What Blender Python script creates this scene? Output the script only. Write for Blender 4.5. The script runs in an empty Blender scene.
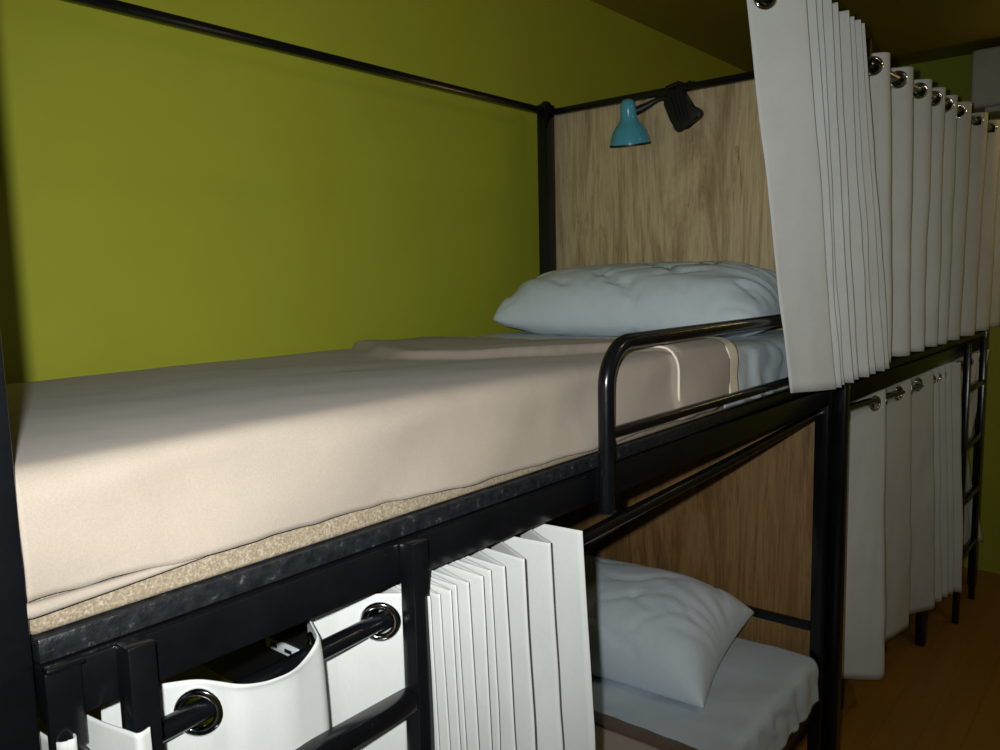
import bpy, bmesh, math, random
from mathutils import Vector, Matrix, noise
random.seed(7)
PI = math.pi
scn = bpy.context.scene
COL = scn.collection

# ------------------------------------------------------------------ materials
def new_mat(name):
    m = bpy.data.materials.new(name); m.use_nodes = True
    nt = m.node_tree; b = nt.nodes['Principled BSDF']
    return m, nt, b
def setp(b, **k):
    for n, v in k.items():
        n = n.replace('_', ' ')
        if n in b.inputs: b.inputs[n].default_value = v
def add_bump(nt, b, scale, strength, dist=0.002, detail=4, mapping=None, kind='NOISE', prev=None):
    tc = nt.nodes.new('ShaderNodeTexCoord'); mp = nt.nodes.new('ShaderNodeMapping')
    if mapping: mp.inputs['Scale'].default_value = mapping
    nt.links.new(tc.outputs['Object'], mp.inputs['Vector'])
    t = nt.nodes.new('ShaderNodeTexNoise'); t.inputs['Scale'].default_value = scale; t.inputs['Detail'].default_value = detail
    nt.links.new(mp.outputs['Vector'], t.inputs['Vector'])
    bp = nt.nodes.new('ShaderNodeBump'); bp.inputs['Strength'].default_value = strength; bp.inputs['Distance'].default_value = dist
    nt.links.new(t.outputs['Fac'], bp.inputs['Height'])
    if prev: nt.links.new(prev.outputs['Normal'], bp.inputs['Normal'])
    nt.links.new(bp.outputs['Normal'], b.inputs['Normal'])
    return bp
def noise_col(nt, b, stops, scale, mapping=(1, 1, 1), detail=5, rough=.6, distort=0, target='Base Color'):
    tc = nt.nodes.new('ShaderNodeTexCoord'); mp = nt.nodes.new('ShaderNodeMapping')
    mp.inputs['Scale'].default_value = mapping
    nt.links.new(tc.outputs['Object'], mp.inputs['Vector'])
    t = nt.nodes.new('ShaderNodeTexNoise'); t.inputs['Scale'].default_value = scale; t.inputs['Detail'].default_value = detail
    t.inputs['Roughness'].default_value = rough; t.inputs['Distortion'].default_value = distort
    nt.links.new(mp.outputs['Vector'], t.inputs['Vector'])
    r = nt.nodes.new('ShaderNodeValToRGB'); e = r.color_ramp.elements
    e[0].position, e[0].color = stops[0][0], (*stops[0][1], 1)
    e[1].position, e[1].color = stops[-1][0], (*stops[-1][1], 1)
    for p, c in stops[1:-1]:
        x = e.new(p); x.color = (*c, 1)
    nt.links.new(t.outputs['Fac'], r.inputs['Fac'])
    if b is not None: nt.links.new(r.outputs['Color'], b.inputs[target])
    return r
def mixmul(nt, a, c, fac=1.0, mode='MULTIPLY'):
    m = nt.nodes.new('ShaderNodeMix'); m.data_type = 'RGBA'; m.blend_type = mode
    m.inputs['Factor'].default_value = fac
    nt.links.new(a, m.inputs['A']); nt.links.new(c, m.inputs['B'])
    return m.outputs['Result']

def mat_paint(name, c, var=.12, rough=.55):
    m, nt, b = new_mat(name)
    c2 = tuple(x * (1 - var) for x in c)
    noise_col(nt, b, [(.3, c2), (.7, c)], 1.7, detail=6)
    setp(b, Roughness=rough); b.inputs['Specular IOR Level'].default_value = .3
    add_bump(nt, b, 220, .12, .001)
    return m
def mat_black(name='black_gloss_paint'):
    m, nt, b = new_mat(name)
    noise_col(nt, b, [(.35, (.0025, .003, .004)), (.68, (.005, .006, .0075)), (.80, (.02, .02, .02))], 9, detail=8, rough=.75)
    rr = [l.from_node for l in nt.links if l.to_socket == b.inputs['Base Color']][0]
    sc = noise_col(nt, None, [(.70, (0, 0, 0)), (.76, (.12, .12, .13))], 16, mapping=(1, 1, .45), detail=5, rough=.7, distort=1.5)
    nt.links.new(mixmul(nt, rr.outputs['Color'], sc.outputs['Color'], 1.0, 'ADD'), b.inputs['Base Color'])
    setp(b, Roughness=.22); b.inputs['Specular IOR Level'].default_value = .45
    add_bump(nt, b, 45, .12, .002)
    return m
def mat_board_edge(name='black_painted_board'):
    m, nt, b = new_mat(name)
    noise_col(nt, b, [(.4, (.006, .008, .010)), (.62, (.016, .018, .021)), (.72, (.10, .11, .12))], 70, detail=6, rough=.7)
    setp(b, Roughness=.3)
    add_bump(nt, b, 60, .5, .004)
    return m
def mat_canvas(name, c):
    m, nt, b = new_mat(name)
    r = noise_col(nt, None, [(.3, tuple(x * .9 for x in c)), (.7, c)], 6, detail=5)
    w = noise_col(nt, None, [(.35, (.96, .96, .96)), (.65, (1, 1, 1))], 900, mapping=(1, 1, .12), detail=2)
    nt.links.new(mixmul(nt, r.outputs['Color'], w.outputs['Color']), b.inputs['Base Color'])
    setp(b, Roughness=.9); b.inputs['Specular IOR Level'].default_value = .15
    bp = add_bump(nt, b, 900, .15, .0008, detail=1)
    add_bump(nt, b, 7, .25, .012, detail=4, mapping=(1, 1, .6), prev=bp)
    return m
def mat_cloth(name, c, var=.08, wr=.35, scale=9, fine=600):
    m, nt, b = new_mat(name)
    r1 = noise_col(nt, None, [(.3, tuple(x * (1 - var) for x in c)), (.7, c)], 8, detail=5)
    r2 = noise_col(nt, None, [(.3, (.90,) * 3), (.7, (1.03,) * 3)], fine * 1.6, detail=3)
    nt.links.new(mixmul(nt, r1.outputs['Color'], r2.outputs['Color']), b.inputs['Base Color'])
    setp(b, Roughness=.85); b.inputs['Specular IOR Level'].default_value = .2
    b.inputs['Sheen Weight'].default_value = .08
    bp = add_bump(nt, b, fine, .2, .0008, detail=2)
    if wr: add_bump(nt, b, scale, wr, .012, detail=3, prev=bp)
    return m
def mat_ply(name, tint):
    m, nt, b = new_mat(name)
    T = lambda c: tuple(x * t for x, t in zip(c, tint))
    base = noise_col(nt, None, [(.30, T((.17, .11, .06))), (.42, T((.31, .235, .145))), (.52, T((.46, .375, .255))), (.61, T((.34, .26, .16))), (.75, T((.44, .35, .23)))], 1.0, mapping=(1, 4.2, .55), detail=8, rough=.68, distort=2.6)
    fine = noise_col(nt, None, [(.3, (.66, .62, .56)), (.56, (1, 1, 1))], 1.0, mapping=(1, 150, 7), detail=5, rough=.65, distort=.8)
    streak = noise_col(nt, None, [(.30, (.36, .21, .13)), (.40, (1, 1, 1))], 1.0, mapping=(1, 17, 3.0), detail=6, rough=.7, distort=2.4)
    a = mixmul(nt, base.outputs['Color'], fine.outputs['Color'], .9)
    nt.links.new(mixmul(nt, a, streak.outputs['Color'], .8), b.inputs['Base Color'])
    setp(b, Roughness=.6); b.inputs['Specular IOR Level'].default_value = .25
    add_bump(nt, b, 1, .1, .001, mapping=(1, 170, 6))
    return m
def mat_plain(name, c, rough=.4, metal=0, spec=.5, bump=None):
    m, nt, b = new_mat(name)
    noise_col(nt, b, [(.3, tuple(x * .92 for x in c)), (.7, c)], 14)
    setp(b, Roughness=rough, Metallic=metal); b.inputs['Specular IOR Level'].default_value = spec
    if bump: add_bump(nt, b, *bump)
    return m
def mat_ticking(name):
    m, nt, b = new_mat(name)
    noise_col(nt, b, [(.35, (.20, .15, .095)), (.5, (.27, .215, .14)), (.66, (.42, .37, .28))], 330, detail=4, rough=.75)
    setp(b, Roughness=.9); add_bump(nt, b, 160, .5, .002)
    return m
def mat_floor(name):
    m, nt, b = new_mat(name)
    r = noise_col(nt, None, [(.3, (.23, .115, .016)), (.5, (.30, .15, .02)), (.7, (.26, .13, .018))], 1.2, mapping=(.5, 7, 1), detail=7, rough=.6, distort=.6)
    tc = nt.nodes.new('ShaderNodeTexCoord')
    br = nt.nodes.new('ShaderNodeTexBrick'); nt.links.new(tc.outputs['Object'], br.inputs['Vector'])
    br.inputs['Color1'].default_value = (1, 1, 1, 1); br.inputs['Color2'].default_value = (.93, .92, .91, 1); br.inputs['Mortar'].default_value = (.75, .72, .7, 1)
    br.inputs['Scale'].default_value = 1; br.inputs['Brick Width'].default_value = .9; br.inputs['Row Height'].default_value = .12; br.inputs['Mortar Size'].default_value = .002
    nt.links.new(mixmul(nt, r.outputs['Color'], br.outputs['Color']), b.inputs['Base Color'])
    setp(b, Roughness=.42); b.inputs['Specular IOR Level'].default_value = .3
    return m

M_GREEN = mat_paint('green_wall_paint', (.39, .42, .032))
M_CEIL = mat_paint('olive_ceiling_paint', (.30, .245, .018))
M_AISLE = mat_paint('cream_wall_paint', (.55, .52, .36))
M_FLOOR = mat_floor('orange_wood_floor')
M_BLACK = mat_black()
M_EDGE = mat_board_edge()
M_CANVAS = mat_canvas('cream_canvas', (.66, .68, .65))
M_SHEET = mat_cloth('pale_blue_cotton', (.54, .63, .69), wr=.25, scale=11)
M_PILLOW = mat_cloth('pale_blue_pillowcase', (.62, .71, .77), wr=.3, scale=13)
M_BLANKET = mat_cloth('beige_fleece', (.385, .328, .265), var=.10, wr=.25, scale=6, fine=380)
M_TRIM = mat_plain('satin_binding', (.82, .73, .58), rough=.38, spec=.5, bump=(60, .15, .002))
M_TRIMD = mat_plain('brown_satin_binding', (.13, .085, .05), rough=.35, spec=.5, bump=(60, .5, .003))
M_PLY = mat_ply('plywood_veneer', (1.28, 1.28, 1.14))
M_PLY2 = mat_ply('shade_tinted_plywood_veneer', (.66, .48, .27))  # same plywood; lower berth's dimmer light and orange floor bounce tinted in
M_TICK = mat_ticking('speckled_ticking')
M_CHROME = mat_plain('chrome', (.75, .76, .80), rough=.08, metal=1)
M_TURQ = mat_plain('turquoise_enamel', (.075, .34, .46), rough=.22, spec=.6)
M_PLASTIC = mat_plain('black_plastic', (.004, .004, .005), rough=.5, bump=(120, .2, .001))
M_WHITE = mat_plain('white_plastic', (.62, .62, .56), rough=.4)
M_BULB = mat_plain('frosted_bulb', (.8, .8, .78), rough=.3)
M_SOCK = mat_plain('pale_socket_plastic', (.75, .78, .82), rough=.4)

# ------------------------------------------------------------------ object helpers
def tag(o, label=None, cat=None, group=None, kind=None):
    if label: o['label'] = label
    if cat: o['category'] = cat
    if group: o['group'] = group
    if kind: o['kind'] = kind
    return o
def thing(name, loc, label, cat, group=None):
    o = bpy.data.objects.new(name, None); COL.objects.link(o)
    o.location = loc; o.empty_display_size = .1
    return tag(o, label, cat, group)
def link(name, bm, mats, parent=None, smooth=True, angle=40):
    bmesh.ops.recalc_face_normals(bm, faces=bm.faces[:])
    off = Vector((0, 0, 0)); a = parent
    while a: off += a.location; a = a.parent
    # the object's own origin sits at the middle of its bounds
    lo = Vector([min(v.co[i] for v in bm.verts) for i in range(3)]); hi = Vector([max(v.co[i] for v in bm.verts) for i in range(3)])
    c = (lo + hi) / 2
    for v in bm.verts: v.co -= c
    me = bpy.data.meshes.new(name); 
    if smooth:
        for f in bm.faces: f.smooth = True
        for e in bm.edges:
            if len(e.link_faces) == 2 and e.calc_face_angle(0) > math.radians(angle): e.smooth = False
    bm.to_mesh(me); bm.free()
    for m in (mats if isinstance(mats, (list, tuple)) else [mats]): me.materials.append(m)
    o = bpy.data.objects.new(name, me); COL.objects.link(o)
    o.location = c - off
    if parent: o.parent = parent
    return o
def box(bm, x0, x1, y0, y1, z0, z1, bev=.0):
    r = bmesh.ops.create_cube(bm, size=1)
    vs = r['verts']
    for v in vs: v.co = Vector(((x0 + x1) / 2 + v.co.x * (x1 - x0), (y0 + y1) / 2 + v.co.y * (y1 - y0), (z0 + z1) / 2 + v.co.z * (z1 - z0)))
    if bev:
        es = list({e for v in vs for e in v.link_edges})
        bmesh.ops.bevel(bm, geom=es, offset=bev, segments=2, affect='EDGES', profile=.5)
def boxes(*bs, bev=.003):
    bm = bmesh.new()
    for b in bs: box(bm, *b, bev=bev)
    return bm
def tube(bm, pts, rad, seg=12, caps=True, sq=False):
    pts = [Vector(p) for p in pts]; n = len(pts); rings = []; ref = None
    for i, p in enumerate(pts):
        t = (pts[min(i + 1, n - 1)] - pts[max(i - 1, 0)]).normalized()
        if ref is None: ref = Vector((0, 0, 1)) if abs(t.z) < .9 else Vector((1, 0, 0))
        a = (ref - t * ref.dot(t)).normalized(); b_ = t.cross(a); ref = a
        rr = rad[i] if isinstance(rad, (list, tuple)) else rad
        ring = []
        for k in range(seg):
            th = 2 * PI * (k + .5) / seg
            ring.append(bm.verts.new(p + a * (math.cos(th) * rr) + b_ * (math.sin(th) * rr)))
        rings.append(ring)
    for i in range(n - 1):
        for k in range(seg):
            bm.faces.new((rings[i][k], rings[i][(k + 1) % seg], rings[i + 1][(k + 1) % seg], rings[i + 1][k]))
    if caps: bm.faces.new(rings[0][::-1]); bm.faces.new(rings[-1])
def arc(c, u, v, r, a0, a1, n):
    c, u, v = Vector(c), Vector(u), Vector(v)
    return [c + u * (r * math.cos(a0 + (a1 - a0) * i / n)) + v * (r * math.sin(a0 + (a1 - a0) * i / n)) for i in range(n + 1)]
def lathe(bm, prof, mat4, seg=32, closed=False):
    rings = []
    for r, z in prof:
        if r < 1e-5: rings.append([bm.verts.new(mat4 @ Vector((0, 0, z)))])
        else: rings.append([bm.verts.new(mat4 @ Vector((r * math.cos(2 * PI * k / seg), r * math.sin(2 * PI * k / seg), z))) for k in range(seg)])
    prs = list(zip(rings[:-1], rings[1:])) + ([(rings[-1], rings[0])] if closed else [])
    for A, B in prs:
        for k in range(seg):
            k2 = (k + 1) % seg
            if len(A) == 1 and len(B) == 1: continue
            if len(A) == 1: bm.faces.new((A[0], B[k], B[k2]))
            elif len(B) == 1: bm.faces.new((A[k], A[k2], B[0]))
            else: bm.faces.new((A[k], A[k2], B[k2], B[k]))
def axis_mat(loc, zdir):
    z = Vector(zdir).normalized(); q = z.to_track_quat('Z', 'Y')
    return Matrix.Translation(Vector(loc)) @ q.to_matrix().to_4x4()
def prism(bm, outline, fn, t0, t1, bev=.003):
    A = [bm.verts.new(fn(p, t0)) for p in outline]; B = [bm.verts.new(fn(p, t1)) for p in outline]
    fa = bm.faces.new(A); fb = bm.faces.new(B[::-1]); n = len(A); fs = [fa, fb]
    for i in range(n): fs.append(bm.faces.new((A[i], A[(i + 1) % n], B[(i + 1) % n], B[i])))
    if bev:
        es = list(set(fa.edges) | set(fb.edges))
        bmesh.ops.bevel(bm, geom=es, offset=bev, segments=2, affect='EDGES', profile=.5)
def sstep(a, b, x):
    t = min(1, max(0, (x - a) / (b - a))); return t * t * (3 - 2 * t)
def fbm(x, y, z, o=3):
    return noise.fractal(Vector((x, y, z)), 1.0, 2.0, o)

# ------------------------------------------------------------------ the room
FZ, CZ = -.06, 2.56
YW, XE, YA, XN = 1.06, 2.42, -1.85, -3.4
T = .08
def struct(name, b, m):
    o = link(name, boxes(b, bev=0), m, smooth=False); o['kind'] = 'structure'; return o
struct('floor', (XN - T, XE + T, YA - T, YW + T, FZ - T, FZ), M_FLOOR)
struct('ceiling', (XN - T, XE + T, YA - T, YW + T, CZ, CZ + T), M_CEIL)
struct('wall_back', (XN - T, XE + T, YW, YW + T, FZ, CZ), M_GREEN)
struct('wall_end', (XE, XE + T, YA, YW, FZ, CZ), M_GREEN)
struct('wall_aisle', (XN, XE, YA - T, YA, FZ, CZ), M_AISLE)
struct('wall_near', (XN - T, XN, YA, YW, FZ, CZ), M_GREEN)

# ------------------------------------------------------------------ bunk beds
# along the row: a bunk spans 2.126 m; fx maps the near bunk's x to this bunk's (the far bunk is its mirror image)
ZT = 2.075          # top rails
def make_bunk(fx, dy, label, far):
    cx = fx(-.995)
    t = thing('bunk_bed', (cx, .475 + dy, FZ), label, 'bunk bed', 'black steel bunk beds in a row')
    fo = .16 if far else 0
    lo = .09 if far else -.010
    def bx(*bs, bev=.003):
        out = []
        for b in bs:
            x0, x1 = sorted((fx(b[0]), fx(b[1])))
            out.append((x0, x1, b[2] + dy, b[3] + dy, b[4], b[5]))
        return boxes(*out, bev=bev)
    P = lambda x, y, z: Vector((fx(x), y + dy, z))
    def part(name, bm, m=M_BLACK, par=None): return link(name, bm, m, par or t)
    # posts with capped tops
    for (x0, x1) in ((-2.062, -2.026), (.020, .058)):
        for (y0, y1) in ((0, .038), (.930, .970)):
            if y0 and x0 > 0: x0, x1 = -.022, .028
            p = part('post', bx((x0, x1, y0, y1, FZ, ZT + .012), bev=.004))
            bm = bmesh.new()
            lathe(bm, [(.0, .012), (.010, .011), (.016, .006), (.019, 0), (.0, -.001)], Matrix.Translation(P((x0 + x1) / 2, (y0 + y1) / 2, ZT + .012)), 16)
            part('post_cap', bm, M_BLACK, p)
    # upper rods / rails
    part('top_rail', bx((-2.02, .020, .940, .960, ZT - .022, ZT)))
    part('top_rail', bx((.020, .040, .038, .930, ZT - .022, ZT)))
    part('top_rail', bx((-2.048, -2.028, .038, .930, ZT - .022, ZT)))
    bm = bmesh.new(); tube(bm, [P(-2.06, -.032, 2.105 if far else 2.070), P(.058, -.032, 2.050 if far else 2.070)], .0115, 14)
    rod = part('curtain_rod', bm)
    for x in (-2.04, .04):
        part('rod_bracket', bx((x - .012, x + .012, -.034, 0.0, 2.03, 2.118), bev=.002), M_BLACK, rod)
    # upper deck: rail, angle strip, board with painted edge
    part('side_rail', bx((-2.02, .020, 0.0, .034, 1.131, 1.182)))
    part('side_rail', bx((-2.02, .020, .934, .966, 1.131, 1.182)))
    part('end_rail', bx((-2.05, -2.024, .038, .930, 1.131, 1.182)))
    part('end_rail', bx((.016, .040, .038, .930, 1.131, 1.182)))
    part('deck_board', bx((-2.018, .014, .011, .928, 1.1835, 1.2055), bev=.002), M_EDGE)
    if not far:
        for x in (-2.0, ):
            part('corner_bracket', bx((-2.022, -1.992, -.008, 0.0, 1.108, 1.182), (-2.022, -1.990, -.013, 0.0, 1.182, 1.187), bev=.002))
    # lower deck
    part('side_rail', bx((-2.02, .020, .002 + fo, .034 + fo, .205, .255)))
    part('side_rail', bx((-2.02, .020, .934, .966, .205, .255)))
    part('end_rail', bx((-2.05, -2.024, .038, .930, .205, .255)))
    part('end_rail', bx((.016, .040, .038, .930, .205, .255)))
    part('deck_board', bx((-2.018, .020, .002 + fo, .960, .255, .268), bev=.002), M_EDGE)
    part('crossbar', bx((.018, .040, .038, .930, .462, .486)))
    part('leg', bx((-1.207 if far else -1.01, -1.163 if far else -.97, .035 if far else .004, .072 if far else .044, FZ, .205)))
    if far: part('leg_bracket', bx((-1.205, -1.165, .060, .170, .172, .204), bev=.002))
    # plywood head boards
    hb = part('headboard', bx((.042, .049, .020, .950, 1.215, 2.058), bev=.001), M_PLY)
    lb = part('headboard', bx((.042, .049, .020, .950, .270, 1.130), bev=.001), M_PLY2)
    lb['label'] = 'plywood panel of the lower berth, shade and orange floor bounce put into its colour'
    # lower curtain rod, slightly sagging
    zz = [(-2.02, 1.062), (-1.87, 1.068), (-1.62, 1.077), (-1.19, 1.062), (-.6, 1.080), (-.1, 1.100), (.020, 1.104)]
    bm = bmesh.new(); tube(bm, [P(x, .030, z) for x, z in zz], .0115, 14)
    part('curtain_rod', bm)
    # ladder welded to the front of the rail
    for (x0, x1) in ((-1.951 + lo, -1.925 + lo), (-1.604 + lo, -1.578 + lo)):
        part('ladder_stile', bx((x0, x1, -.027, -.001, FZ, 1.186), bev=.0025))
    for k in range(4):
        z = .985 - .25 * k
        part('ladder_rung', bx((-1.925 + lo, -1.604 + lo, -.026, -.002, z - .0125, z + .0125), bev=.003))
    # guard rail: bent tube and a lower bar
    if not far:
        g = -.020
        up = arc(P(-1.168 + .072, g, 1.394 - .072), (fx(1) - fx(0), 0, 0), (0, 0, 1), .072, PI, PI / 2, 10)
        bm = bmesh.new(); tube(bm, [P(-1.168, g, 1.118), P(-1.168, g, 1.2)] + up + [P(-.6, g, 1.394), P(.038, g, 1.394), ], .0135, 16)
        gr = part('guard_rail', bm)
        bm = bmesh.new(); tube(bm, [P(-1.168, g, 1.247), P(.038, g, 1.243)], .0095, 14)
        part('guard_bar', bm, M_BLACK, gr)
        bm = bmesh.new(); lathe(bm, [(.0135, 0), (.0165, .001), (.0165, .004), (.0135, .006)], Matrix.Translation(P(-1.168, g, 1.116)), 16, True)
        part('weld_collar', bm, M_BLACK, gr)
    if far: t.rotation_euler.z = -.016      # the second bed stands a touch askew
    return t
near_bunk = make_bunk(lambda x: x, 0, 'black steel bunk bed in the foreground with plywood headboard and made-up berths', False)
far_bunk = make_bunk(lambda x: .138 - x, -.047, 'black steel bunk bed farther along, mostly behind drawn cream curtains', True)

# ------------------------------------------------------------------ curtains
def rounded(pts, r, ns, nc):
    """polyline with rounded corners; every segment gives ns samples and every corner nc, so that two paths match."""
    pts = [Vector((p[0], p[1], 0)) for p in pts]; out = []; n = len(pts); cut = [0] * n
    for i in range(1, n - 1):
        l = min((pts[i] - pts[i - 1]).length, (pts[i + 1] - pts[i]).length)
        cut[i] = min(r, l * .45)
    for i in range(n - 1):
        d = (pts[i + 1] - pts[i]).normalized()
        a = pts[i] + d * cut[i]; b = pts[i + 1] - d * cut[i + 1]
        for k in range(ns): out.append(a.lerp(b, k / (ns - 1)))
        if i + 2 < n:
            c = pts[i + 1]; e = c + (pts[i + 2] - c).normalized() * cut[i + 1]
            for k in range(1, nc + 1):
                t = k / (nc + 1); out.append(b * (1 - t) ** 2 + c * 2 * t * (1 - t) + e * t * t)
    return out
def grommet_ring(name, c, nrm, parent, R=.0265, r=.0165):
    bm = bmesh.new()
    prof = []
    rc = (R + r) / 2; w = (R - r) / 2
    for k in range(10):
        a = 2 * PI * k / 10; prof.append((rc + w * math.cos(a), .0042 * math.sin(a)))
    lathe(bm, prof, axis_mat(c, nrm), 28, True)
    return link(name, bm, M_CHROME, parent)
def make_curtain(label, top, bot, ztop, zbot, rod, grom, r=.012, ns=14, nc=5, group=None, ease=1.0, wob=.004, seed=0, tops=None, mid=None):
    """top/bot: plan polylines with equal point counts; rod(x)->(y,z) centre of the rod; grom: x positions near which an eyelet sits on a crossing"""
    A = rounded(top, r, ns, nc); B = rounded(bot, r * 1.5, ns, nc)
    Mi = rounded(mid, r, ns, nc) if mid else None
    H = ztop - zbot
    rows = [k * .0055 for k in range(15)] + [.0825 + (H - .0825) * ((k + 1) / 34) for k in range(34)]
    n = len(A); bm = bmesh.new(); grid = []
    for j, d in enumerate(rows):
        v = d / H; row = []
        for i in range(n):
            if Mi:
                p = (A[i].lerp(Mi[i], v / .5) if v < .5 else Mi[i].lerp(B[i], (v - .5) / .5))
            else: p = A[i].lerp(B[i], v ** (ease(A[i].x) if callable(ease) else ease))
            k = min(1, max(0, (d - .07) / .3))
            wx = fbm(p.x * 9 + seed, p.y * 9, v * 2.2) * wob * k; wy = fbm(p.x * 9 + seed + 31, p.y * 9, v * 2.2) * wob * 1.4 * k
            dz = fbm(i * .02 + seed, 3.1, 0) * .004
            row.append(Vector((p.x + wx, p.y + wy, ztop - d + dz * (1 if j == 0 else (v > .98)) + (tops(A[i].x) * (1 - v) ** (1 if H > .85 else 6) if tops else 0))))
        grid.append(row)
    # where the cloth crosses the rod
    crosses = []
    for i in range(n - 1):
        ya, za = rod(A[i].x); y0 = A[i].y - ya; y1 = A[i + 1].y - rod(A[i + 1].x)[0]
        if y0 * y1 < 0 or y0 == 0:
            if grom and not grom(A[i].x): continue
            t = y0 / (y0 - y1) if y0 != y1 else 0
            p = A[i].lerp(A[i + 1], t); tan = (A[min(i + 2, n - 1)] - A[max(i - 1, 0)]).normalized()
            crosses.append((Vector((p.x, ya, za)), Vector((-tan.y, tan.x, 0))))
    V = [[bm.verts.new(c) for c in row] for row in grid]
    for j in range(len(rows) - 1):
        for i in range(n - 1):
            q = (grid[j][i] + grid[j + 1][i] + grid[j][i + 1] + grid[j + 1][i + 1]) / 4
            if j < 16 and any((q - c).length < .0195 for c, _ in crosses): continue
            bm.faces.new((V[j][i], V[j][i + 1], V[j + 1][i + 1], V[j + 1][i]))
    for v in [v for v in bm.verts if not v.link_faces]: bm.verts.remove(v)
    zs = [v.co.z for v in bm.verts]
    c0 = Vector((sum(p.x for p in A) / n, sum(p.y for p in A) / n, ztop))
    o = link('curtain', bm, M_CANVAS, None, angle=180)
    tag(o, label, 'curtain', group)
    s = o.modifiers.new('thickness', 'SOLIDIFY'); s.thickness = .0016; s.offset = 0
    for c, nr in crosses:
        grommet_ring('grommet', c, nr, o)
    return o
GC = 'cream canvas privacy curtains'
zigzag = lambda xs_f, xs_b, yf, yb: [q for a, b in zip(xs_b, xs_f) for q in ((a, yb), (b, yf))]

# bunched curtain hanging from the near bunk's upper rod, hem drawn sideways
ft = [-.505, -.455, -.400, -.345, -.285, -.215, -.160, -.120, -.085]
fb = [-.315, -.288, -.245, -.200, -.130, -.055, .025, .095, .155]
top = []; bot = []
for i in range(9):
    top += [(ft[i] - (.085 if i == 0 else .02), .002), (ft[i], -.095 - .004 * (i % 2))]
    bot += [(fb[i] - (.128 if i == 0 else .03), -.056), (fb[i], -.122 - .006 * (i % 2))]
make_curtain('cream curtain bunched in tight pleats beside the headboard of the upper berth', top, bot, 2.112, 1.228,
             lambda x: (-.032, 2.072), None, r=.007, group=GC, seed=1, ease=1.0)

# drawn curtain of the far bunk's upper berth: even waves
ff = [.129, .377, .618, .811, .980, 1.184, 1.511, 1.80, 2.08]
fl = [.231, .442, .615, .809, .961, 1.130, 1.400, 1.70, 2.02]
sk = lambda x: -.062 - .016 * x
top = [(.095, -.02)]; bot = [(.212, -.05)]
for i, (x, xl) in enumerate(zip(ff, fl)):
    if i:
        xb = x - .040; xc = xl - .045
        top.append((xb, sk(xb) + .060)); bot.append((xc, sk(xc) + .035))
    top.append((x, sk(x) - .045)); bot.append((xl, sk(xl) - .048))
top.append((2.14, sk(2.14) + .02)); bot.append((2.10, sk(2.10) + .02))
make_curtain('cream curtain drawn in even waves across the far bunk\'s upper berth', top, bot, 2.104, 1.238,
             lambda x: (sk(x), 2.048 + .026 * x), None, r=.05, ns=12, nc=8, group=GC, seed=2, tops=lambda x: -.022 + .026 * x)

# curtain bunched below the near bunk's rail, right of the ladder
xs_f = [-1.585, -1.572, -1.556, -1.538, -1.519, -1.495, -1.470, -1.446, -1.408, -1.335, -1.262]
top = []; bot = []
for i, x in enumerate(xs_f):
    x -= .008
    b = x - .022 if i > 8 else x - .006
    top += [(b + .012, .078), (x, -.036 - .004 * ((i * 7) % 3))]
    bot += [(b + .028 + i * .001, .075), (x + .016 + i * .002, -.044 - .004 * ((i * 5) % 3))]
def lrod(x):
    zz = [(-2.02, 1.062), (-1.87, 1.068), (-1.62, 1.077), (-1.19, 1.062), (-.6, 1.080), (-.1, 1.100), (.020, 1.104)]
    for (a, za), (b, zb) in zip(zz[:-1], zz[1:]):
        if a <= x <= b: return (.030, za + (zb - za) * (x - a) / (b - a))
    return (.030, 1.062)
# the same cloth runs on to the left as one loose wave behind the ladder
wave_t = [(-1.945, .075), (-1.915, .062), (-1.868, .030), (-1.845, -.010), (-1.790, -.018), (-1.737, .002), (-1.724, .034), (-1.700, .080), (-1.655, .068), (-1.622, .030), (-1.600, .004)]
wave_b = [(-1.950, .075), (-1.918, .065), (-1.868, .035), (-1.840, .012), (-1.780, .004), (-1.715, .006), (-1.702, .034), (-1.690, .085), (-1.640, .080), (-1.600, .060), (-1.585, .030)]
make_curtain('cream curtain below the upper berth, loose behind the ladder and pleated right of it', wave_t + top, wave_b + bot, 1.114, .43,
             lrod, lambda x: x < -1.60, r=.011, ns=10, nc=5, group=GC, seed=3, ease=lambda x: .35 if x < -1.69 else 1.0,
             tops=lambda x: -.012 * (1 - sstep(-1.76, -1.70, x)) - .010 * (1 - sstep(-1.78, -1.72, x)) * sstep(-1.87, -1.81, x))
# sliver of another curtain at the foot end post
top = [(-2.022, .060), (-2.017, -.012), (-2.005, -.018), (-1.997, .030), (-1.986, .052), (-1.977, -.005), (-1.968, -.050), (-1.956, -.046)]
bot = [(-2.022, .060), (-2.016, -.014), (-2.003, -.020), (-1.995, .030), (-1.984, .052), (-1.975, -.010), (-1.962, -.056), (-1.945, -.052)]
make_curtain('short edge of a cream curtain lapping over the ladder in the photo\'s bottom left corner', top, bot, 1.120, .43,
             lrod, None, r=.010, ns=10, nc=5, group=GC, seed=4)

# lower curtain of the far bunk, half gathered, with a longer-looking front flap
top = [(.20, .030), (.315, .055), (.515, -.030), (.585, .035), (.82, -.038), (.855, .035), (1.10, -.052), (1.125, .040), (1.20, -.055), (1.215, .040), (1.285, -.060), (1.30, .040), (1.37, -.066), (1.385, .035), (1.46, -.074)]
bot = [(.30, .100), (.50, .095), (.580, -.041), (.80, .060), (1.10, -.006), (1.16, .060), (1.355, -.050), (1.375, .040), (1.430, -.064), (1.450, .030), (1.500, -.076), (1.515, .030), (1.550, -.086), (1.565, .030), (1.592, -.098)]
def lrod2(x): return (-.016 * x, 1.080)
make_curtain('cream curtain gathered along the far bunk\'s lower berth, its hem near the floor', top, bot, 1.122, .10,
             lrod2, None, r=.022, ns=12, nc=6, group=GC, seed=5)
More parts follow.
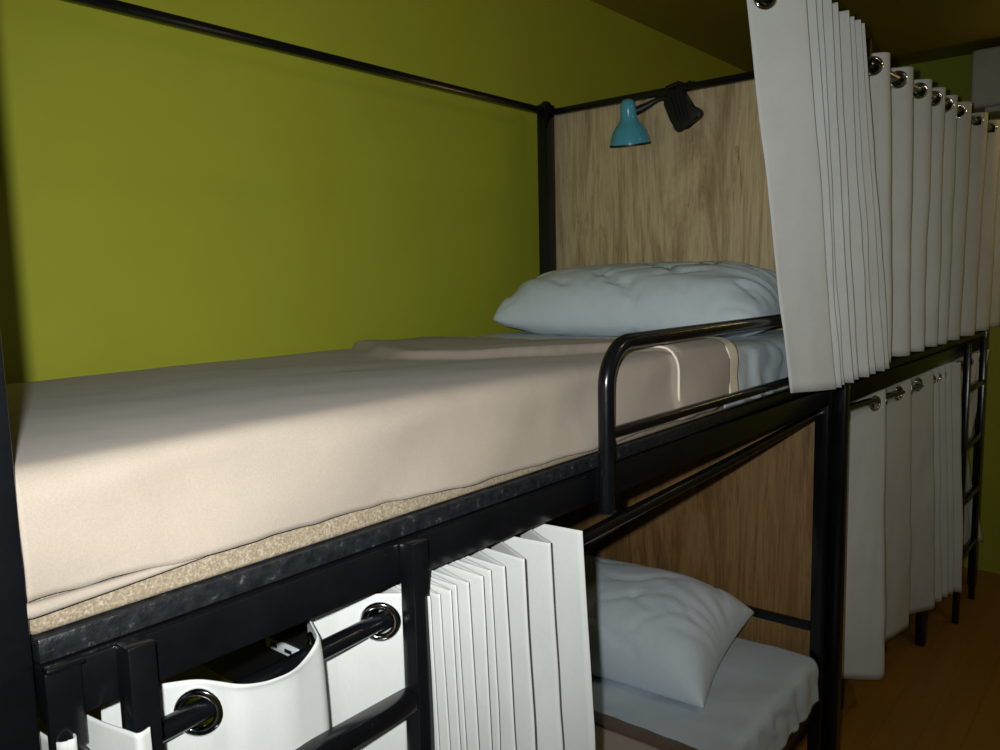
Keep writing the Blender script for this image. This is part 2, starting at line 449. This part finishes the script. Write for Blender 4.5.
# cloth beyond the far bunk's ladder, pulled in at the middle
top = [(1.66, .040), (1.74, -.040), (1.85, .015), (1.93, -.075), (2.02, .010), (2.12, -.080)]
mid = [(1.78, .020), (1.82, .000), (1.86, .020), (1.90, -.015), (1.93, .020), (1.97, -.030)]
bot = [(1.80, .020), (1.90, -.040), (1.98, .010), (2.06, -.070), (2.10, .010), (2.16, -.085)]
make_curtain('cream curtain pulled in at the middle behind the far bunk\'s ladder', top, bot, 1.122, .17,
             lrod2, None, r=.015, ns=10, nc=5, group=GC, seed=6, mid=mid)

# ------------------------------------------------------------------ bedding
def rbox(name, x0, x1, y0, y1, z0, z1, m, label, cat, group=None, bev=.03):
    bm = bmesh.new(); box(bm, x0, x1, y0, y1, z0, z1)
    bmesh.ops.bevel(bm, geom=bm.edges[:], offset=bev, segments=4, affect='EDGES', profile=.5)
    o = link(name, bm, m); tag(o, label, cat, group); return o
um = rbox('mattress', -2.022, .010, .018, .925, 1.2065, 1.326, M_TICK, 'speckled beige mattress on the near bunk\'s upper deck', 'mattress', 'bunk mattresses', .007)
lm = rbox('mattress', -2.022, .004, .026, .925, .2685, .382, M_TICK, 'speckled mattress on the near bunk\'s lower deck', 'mattress', 'bunk mattresses', .022)

def draped(x0, x1, nx, prof, disp, drop_ends=(False, False), nseg=None):
    """cloth over a mattress: prof = polyline in (y,z) from the back tuck over the top to the front hem"""
    pts = rounded(prof, .03, 16, 6); bm = bmesh.new(); rows = []
    L = [0]
    for a, b in zip(pts[:-1], pts[1:]): L.append(L[-1] + (b - a).length)
    for i in range(nx + 1):
        x = x0 + (x1 - x0) * i / nx; row = []
        for j, p in enumerate(pts):
            a = pts[max(j - 1, 0)]; b = pts[min(j + 1, len(pts) - 1)]; d = (b - a).normalized()
            nrm = Vector((0, d.y, -d.x))       # outward (prof runs from back to front)
            if True: nrm = Vector((0, -d.y, d.x)) * -1 if False else Vector((0, d.y, -d.x))
            q = Vector((x, p.x, p.y)); off, dx, dz = disp(x, p.x, p.y, L[j] / L[-1])
            row.append(bm.verts.new(q + nrm * off + Vector((dx, 0, dz))))
        rows.append(row)
    for i in range(nx):
        for j in range(len(pts) - 1):
            bm.faces.new((rows[i][j], rows[i][j + 1], rows[i + 1][j + 1], rows[i + 1][j]))
    return bm
# profile from back to front: outward normal check -> (dy,dz) direction of travel is -y on the top, so outward = (0, d.z?, ...)
def outward(d): return Vector((0, d.y, -d.x))

XF_SIDE = -.885
def blanket_disp(x, y, z, s):
    top = sstep(1.30, 1.335, z)
    off = .004 * fbm(x * 3, y * 4, z * 4) + .0015
    # fold-back doubled over towards the head; its edge runs askew over the top
    edge = XF_SIDE
    if z > 1.3:
        E = [(.02, -.86), (.065, -.885), (.18, -.93), (.26, -.98), (.376, -1.03), (.47, -1.05), (.571, -1.07), (.71, -1.02), (.80, -.95), (1.0, -.86)]
        for (ya, xa), (yb, xb) in zip(E[:-1], E[1:]):
            if ya <= y <= yb: edge = xa + (xb - xa) * (y - ya) / (yb - ya)
    off += (.012 if z > 1.345 or y > .2 else .008) * sstep(edge - .012, edge + .010, x)
    off += .006 * (y > .05) * sstep(edge - .02, edge + .01, x) * (1 - sstep(edge + .03, edge + .12, x))   # rolled lip of the fold
    # diagonal creases on the hanging front
    if z < 1.345 and y < .2:
        fr = 1 - sstep(1.32, 1.352, z)
        u = x * 1.0 + (1.35 - z) * 1.7
        off += fr * (.0095 * math.sin(u * 11 + 2 * fbm(x * 2, z * 3, 1)) * (.4 + fbm(x * 1.7, z * 2, 5)) + .003 * math.sin(u * 19 + 1))
        off += .004 * fr * (1 - sstep(1.25, 1.31, z))
    dz = 0
    hem = sstep(.86, 1.0, s) if y < .2 else 0
    if hem > 0:
        dz = hem * (.003 * math.sin(x * 6.5) + .004 * fbm(x * 9, 0, 2) - .014 * sstep(-1.9, -1.35, x) + .003 + .007 * (1 - sstep(-2.02, -1.88, x)))
    return off, 0, dz
prof = [(.934, 1.235), (.934, 1.331), (.50, 1.337), (.012, 1.356), (.006, 1.236)]
bm = draped(-2.025, -.652, 300, prof, blanket_disp)
bl = link('blanket', bm, M_BLANKET, None, angle=180)
tag(bl, 'beige fleece blanket spread over the upper berth, folded back near the pillow', 'blanket', 'beige fleece blankets')
s = bl.modifiers.new('thickness', 'SOLIDIFY'); s.thickness = .004; s.offset = -1
# satin binding along the blanket's head end
bm = draped(-.654, -.606, 8, prof, lambda x, y, z, s_: (.0125 + .0015 * math.sin(s_ * 90) + .004 * fbm(x * 3, y * 4, z * 4), 0, -.004 * (s_ > .97)))
tr = link('satin_trim', bm, M_TRIM, bl, angle=180); tr['label'] = 'shiny cream satin binding'
s = tr.modifiers.new('thickness', 'SOLIDIFY'); s.thickness = .003; s.offset = -1
# pale stitched seam of the fold on the hanging front
bm = bmesh.new(); pts = []
seam = []
for k in range(5, 24):
    t = k / 23
    if t < .45:
        q = t / .45; seam.append(Vector((XF_SIDE - .10 + .10 * q ** .6, .10 * (1 - q) + .004, 1.352 + .016)))
    else:
        q = (t - .45) / .55; seam.append(Vector((XF_SIDE + .004, .009 - .011, 1.345 - .112 * q)))
# smooth the corner
for _ in range(3): seam = [seam[0]] + [(seam[i - 1] + seam[i] * 2 + seam[i + 1]) / 4 for i in range(1, len(seam) - 1)] + [seam[-1]]
tube(bm, seam, .0026, 8)
sm = link('seam', bm, M_TRIM, bl); sm['label'] = 'pale stitched edge of the fold'
# rolled fold of blanket hem at the foot end
bm = bmesh.new(); pts = []; rad = []
for k in range(30):
    t = k / 29; x = -2.034 + .18 * t
    pts.append((x, .006 + .008 * max(0, 1 - t * 14), 1.2345 + .004 * t)); rad.append(.0062 * (1 - t) ** .6 + .0008)
tube(bm, pts, rad, 10)
hf = link('hem_fold', bm, M_BLANKET, bl)

# fitted sheet at the head of the upper berth
def sheet_disp(x, y, z, s): return .0035 * fbm(x * 9 + 4, y * 3, z * 5) + .003 + .0025 * math.sin(x * 60 + 6 * fbm(x * 3, y * 3, z * 6)) * (z < 1.33 and y < .2), 0, 0
prof2 = [(.932, 1.225), (.932, 1.329), (.50, 1.332), (.010, 1.340), (.005, 1.218)]
bm = draped(-.660, .012, 90, prof2, sheet_disp)
# close the head end
sh = link('bed_sheet', bm, M_SHEET, None, angle=180)
tag(sh, 'pale blue sheet showing at the head of the upper berth beyond the blanket', 'sheet', 'pale blue bed sheets')
s = sh.modifiers.new('thickness', 'SOLIDIFY'); s.thickness = .002; s.offset = -1
# lower berth
def sheet2_disp(x, y, z, s):
    w = .0035 * fbm(x * 5 + 9, y * 5, z * 5) + .003
    if y < .25 and z < .396: w += .0035 * math.sin(x * 55 + 5 * fbm(x * 4, 0, z * 6)) * sstep(.392, .34, z)
    w += .003 * math.sin((x * .8 + y * 1.1) * 22 + 3 * fbm(x * 3, y * 3, 2)) * sstep(.3, .6, fbm(x * 2, y * 2, 7) + .5) * (z > .38)
    return w, 0, 0
prof3 = [(.932, .285), (.932, .383), (.50, .386), (.012, .388), (.004, .262)]
bm = draped(-.760, .008, 100, prof3, sheet2_disp)
sh2 = link('bed_sheet', bm, M_SHEET, None, angle=180)
tag(sh2, 'pale blue sheet tucked over the lower berth\'s mattress', 'sheet', 'pale blue bed sheets')
s = sh2.modifiers.new('thickness', 'SOLIDIFY'); s.thickness = .002; s.offset = -1
prof4 = [(.936, .275), (.936, .390), (.50, .392), (.010, .395), (.0, .275)]
bm = draped(-2.022, -.682, 120, prof4, lambda x, y, z, s_: (.004 * fbm(x * 3, y * 4, z * 4) + .004, 0, 0))
bl2 = link('blanket', bm, M_BLANKET, None, angle=180)
tag(bl2, 'beige fleece blanket with dark brown binding on the lower berth', 'blanket', 'beige fleece blankets')
s = bl2.modifiers.new('thickness', 'SOLIDIFY'); s.thickness = .004; s.offset = -1
bm = draped(-.684, -.632, 8, prof4, lambda x, y, z, s_: (.0075 + .0012 * math.sin(s_ * 80), 0, 0))
tr2 = link('satin_trim', bm, M_TRIMD, bl2, angle=180); tr2['label'] = 'dark brown satin binding'
s = tr2.modifiers.new('thickness', 'SOLIDIFY'); s.thickness = .003; s.offset = -1

def make_pillow(label, loc, L, W, Hh, rot, seed, sag=.35, pull=.10, blunt=0, crease=1.0):
    bm = bmesh.new(); nu, nv = 80, 52; G = {}
    for side in (1, -1):
        for i in range(nu + 1):
            for j in range(nv + 1):
                edge = i in (0, nu) or j in (0, nv)
                if edge and side == -1: continue
                u = -1 + 2 * i / nu; v = -1 + 2 * j / nv
                u = math.sin(u * PI / 2) * .6 + u * .4; v = math.sin(v * PI / 2) * .6 + v * .4
                # outline drawn in along the edges so that the corners stand out as ears
                x = u * (L / 2) * (1 - pull * .55 * (1 - v * v) * abs(u) ** 3)
                y = v * (W / 2) * (1 - pull * (1 - u * u) * abs(v) ** 3)
                x *= 1 - blunt * abs(v) ** 5; y *= 1 - blunt * abs(u) ** 5
                t = max(0, (1 - abs(u) ** 4.2)) ** .50 * max(0, (1 - abs(v) ** 2.6)) ** .52
                z = t * Hh / 2
                # creases fanning in from the short ends and corners
                e = abs(u) ** 2.0
                a = math.atan2(v, (1.25 - abs(u)))
                w = fbm(u * 1.7 + seed, v * 1.7, 1)
                cr = math.sin(a * 15 + seed + 2.0 * w) * .008 * e
                ph = (u * 1.0 + v * .75) * 13 + 3.2 * w + seed
                cr -= max(0, math.sin(ph)) ** 8 * .017 * sstep(-.25, .35, fbm(u * 1.3 + seed, v * 1.3, 9) + .1) * (1 - e * .6)
                ph = (u * .8 - v * .9) * 17 + 3 * fbm(u * 1.5, v * 1.5, seed)
                cr -= max(0, math.sin(ph)) ** 8 * .011 * sstep(-.1, .4, fbm(u * 1.5, v * 1.5 + seed, 4))
                z += crease * cr * min(1, t * 1.6)
                z *= side
                if side == -1: z *= sag
                G[(side, i, j)] = bm.verts.new((x, y, z))
                if edge: G[(-1, i, j)] = G[(1, i, j)]
    for side in (1, -1):
        for i in range(nu):
            for j in range(nv):
                q = [G[(side, i, j)], G[(side, i + 1, j)], G[(side, i + 1, j + 1)], G[(side, i, j + 1)]]
                bm.faces.new(q if side == 1 else q[::-1])
    R = Matrix.Translation(Vector(loc)) @ rot
    bmesh.ops.transform(bm, matrix=R, verts=bm.verts[:])
    o = link('pillow', bm, M_PILLOW, None, angle=180)
    return tag(o, label, 'pillow', 'pale blue pillows')
Rz = lambda d: Matrix.Rotation(math.radians(d), 4, 'Z')
Rx = lambda d: Matrix.Rotation(math.radians(d), 4, 'X')
Ry = lambda d: Matrix.Rotation(math.radians(d), 4, 'Y')
# long side across the bed (local x -> world -y)
make_pillow('pale blue pillow lying against the headboard of the upper berth', (-.200, .468, 1.402), 0.86, .41, .275, Ry(0) @ Rz(-90) @ Rx(6), 1.3, sag=.5, pull=.03, blunt=.06)
make_pillow('pale blue pillow lying slantwise on the lower berth', (-.295, .555, .455), 0.80, .45, .35, Rz(-84) @ Rx(12), 4.1, sag=.30, crease=.55)

# ------------------------------------------------------------------ reading lamp
lamp = thing('reading_lamp', (-.010, .455, 2.00), 'turquoise clip-on reading lamp clamped to the top of the plywood headboard', 'lamp')
ax = Vector((-.20, -.05, 1)).normalized()
bot = Vector((-.030, .602, 1.9085)); Mx = axis_mat(bot, ax)
prof = [(.0675, 0), (.0672, .006), (.0640, .022), (.056, .043), (.044, .060), (.034, .070), (.0295, .078), (.0275, .090), (.0270, .105), (.0262, .118), (.0235, .129), (.0175, .137), (.009, .141), (0, .142)]
prof = [(a * .92, b * .97) for a, b in prof]
bm = bmesh.new(); lathe(bm, prof, Mx, 40)
o = link('lamp_shade', bm, M_TURQ, lamp); o['label'] = 'glossy turquoise bell shade'
s = o.modifiers.new('thickness', 'SOLIDIFY'); s.thickness = .002; s.offset = -1
bm = bmesh.new(); lathe(bm, [(.0615, -.001), (.0637, -.001), (.0637, .0045), (.0615, .0045)], Mx, 40, True)
link('rim', bm, M_PLASTIC, o)
bm = bmesh.new(); lathe(bm, [(0, .012), (.012, .015), (.020, .028), (.022, .040), (.018, .055), (.012, .068), (.011, .09), (0, .091)], Mx, 20)
link('bulb', bm, M_BULB, o)
bm = bmesh.new()
tube(bm, [(-.030, .582, 2.008), (-.024, .565, 2.014), (-.018, .548, 2.021), (-.013, .530, 2.030), (-.010, .512, 2.036), (-.008, .492, 2.036), (-.006, .478, 2.030)], [.0135, .0125, .0105, .0085, .0075, .0075, .008], 12)
link('neck', bm, M_PLASTIC, lamp)
out = [(.501, 2.018), (.501, 2.045), (.494, 2.060), (.437, 2.054), (.424, 2.029), (.413, 2.001), (.392, 1.996), (.379, 1.984), (.378, 1.974), (.384, 1.965), (.432, 1.945), (.447, 1.934), (.458, 1.933), (.467, 1.943), (.472, 1.967), (.483, 1.992)]
bm = bmesh.new(); prism(bm, out, lambda p, t: Vector((t, p[0], p[1])), .0185, -.007, .005)
cl = link('clip', bm, M_PLASTIC, lamp)
bm = bmesh.new()                                     # raised ribs and handle of the front jaw
for k in range(4):
    y0 = .480 - .012 * k; tube(bm, [(-.008, y0, 2.046), (-.0095, y0 - .018, 1.990), (-.008, y0 - .028, 1.962)], .0032, 8)
link('rib', bm, M_PLASTIC, cl)
bm = bmesh.new(); tube(bm, [(-.002, .492, 2.066), (.030, .470, 2.082), (.054, .458, 2.078)], .007, 10)
tube(bm, [(.010, .440, 2.066), (.040, .436, 2.083), (.053, .432, 2.074)], .004, 8)
link('spring', bm, M_PLASTIC, cl)
bm = bmesh.new(); box(bm, .0500, .0560, .425, .490, 2.005, 2.085, .002)
link('back_jaw', bm, M_PLASTIC, cl)

# ------------------------------------------------------------------ socket in the lower berth
so = thing('power_socket', (-1.59, .28, .985), 'black box, enlarged to stand for the dark shade inside the berth, with a small pale double socket hung under the upper deck behind the ladder', 'socket')
bm = bmesh.new(); box(bm, -1.600, -1.420, .112, .760, .860, 1.075, .006)
link('shade_filling_housing', bm, M_PLASTIC, so)  # box made oversized so its black stands for the shaded berth interior
bm = bmesh.new(); box(bm, -1.6035, -1.5985, .236, .316, .955, .972, .0015)
fp = link('faceplate', bm, M_SOCK, so); fp['label'] = 'pale faceplate'
for y in (.258, .294):
    bm = bmesh.new(); box(bm, -1.6050, -1.6030, y - .008, y + .008, .961, .966)
    link('slot', bm, M_PLASTIC, fp)
bm = bmesh.new(); box(bm, -1.560, -1.460, .300, .500, 1.075, 1.193, .002)
link('bracket', bm, M_PLASTIC, so)

# ------------------------------------------------------------------ white unit high on the end wall
ac = thing('air_conditioner', (XE, -.45, 2.2), 'white boxy unit fixed high on the end wall under the ceiling', 'air conditioner')
bm = bmesh.new(); box(bm, XE - .28, XE, -.92, .055, 2.250, 2.515)
bmesh.ops.bevel(bm, geom=bm.edges[:], offset=.018, segments=3, affect='EDGES', profile=.5)
link('casing', bm, M_WHITE, ac)
bm = bmesh.new(); box(bm, XE - .25, XE - .04, -.86, -.005, 2.228, 2.252, .003)
link('outlet_flap', bm, M_WHITE, ac)

# ------------------------------------------------------------------ light
CAM = Vector((-2.262, -.709, 1.5))
yaw, pitch, roll, fpx = .6946, -.1177, -.0230, 800.0
f = Vector((math.cos(pitch) * math.cos(yaw), math.cos(pitch) * math.sin(yaw), math.sin(pitch)))
r0 = Vector((math.sin(yaw), -math.cos(yaw), 0)); u0 = r0.cross(f)
r = r0 * math.cos(roll) + u0 * math.sin(roll); u = u0 * math.cos(roll) - r0 * math.sin(roll)
def light(name, kind, loc, energy, color, **k):
    d = bpy.data.lights.new(name, kind); d.energy = energy; d.color = color
    for a, b in k.items(): setattr(d, a, b)
    o = bpy.data.objects.new(name, d); COL.objects.link(o); o.location = loc; return o
# the photographer's flash, just up and left of the lens
ft_ = CAM - r * .042 + u * .028 + f * .01
fl_ = light('camera_flash', 'SPOT', ft_, 78, (.98, 1.0, 1.0), shadow_soft_size=.010, spot_size=math.radians(104), spot_blend=1.0)
fd = (f + u * .07 - r * .06).normalized()
fl_.rotation_euler = fd.to_track_quat('-Z', 'Y').to_euler()
# a warm lamp on the aisle's ceiling and one by the end wall
light('aisle_lamp', 'AREA', (-.15, -1.45, 2.5), 4.0, (1.0, .86, .62), shape='DISK', size=.25)
light('end_lamp', 'POINT', (2.05, -.85, 2.30), 4.0, (1.0, .70, .26), shadow_soft_size=.06)

w = bpy.data.worlds.new('world'); scn.world = w; w.use_nodes = True
w.node_tree.nodes['Background'].inputs['Color'].default_value = (0, 0, 0, 1)

# ------------------------------------------------------------------ camera
cd = bpy.data.cameras.new('camera'); cd.sensor_width = 36; cd.lens = fpx / 1000 * 36; cd.clip_start = .01
co = bpy.data.objects.new('camera', cd); COL.objects.link(co)
mw = Matrix((( r.x, u.x, -f.x, CAM.x), (r.y, u.y, -f.y, CAM.y), (r.z, u.z, -f.z, CAM.z), (0, 0, 0, 1)))
co.matrix_world = mw
scn.camera = co
vs = scn.view_settings
scn.display_settings.display_device = 'sRGB'
vs.view_transform = 'Standard'; vs.look = 'None'; vs.gamma = 1; vs.use_curve_mapping = False
vs.exposure = 0.0
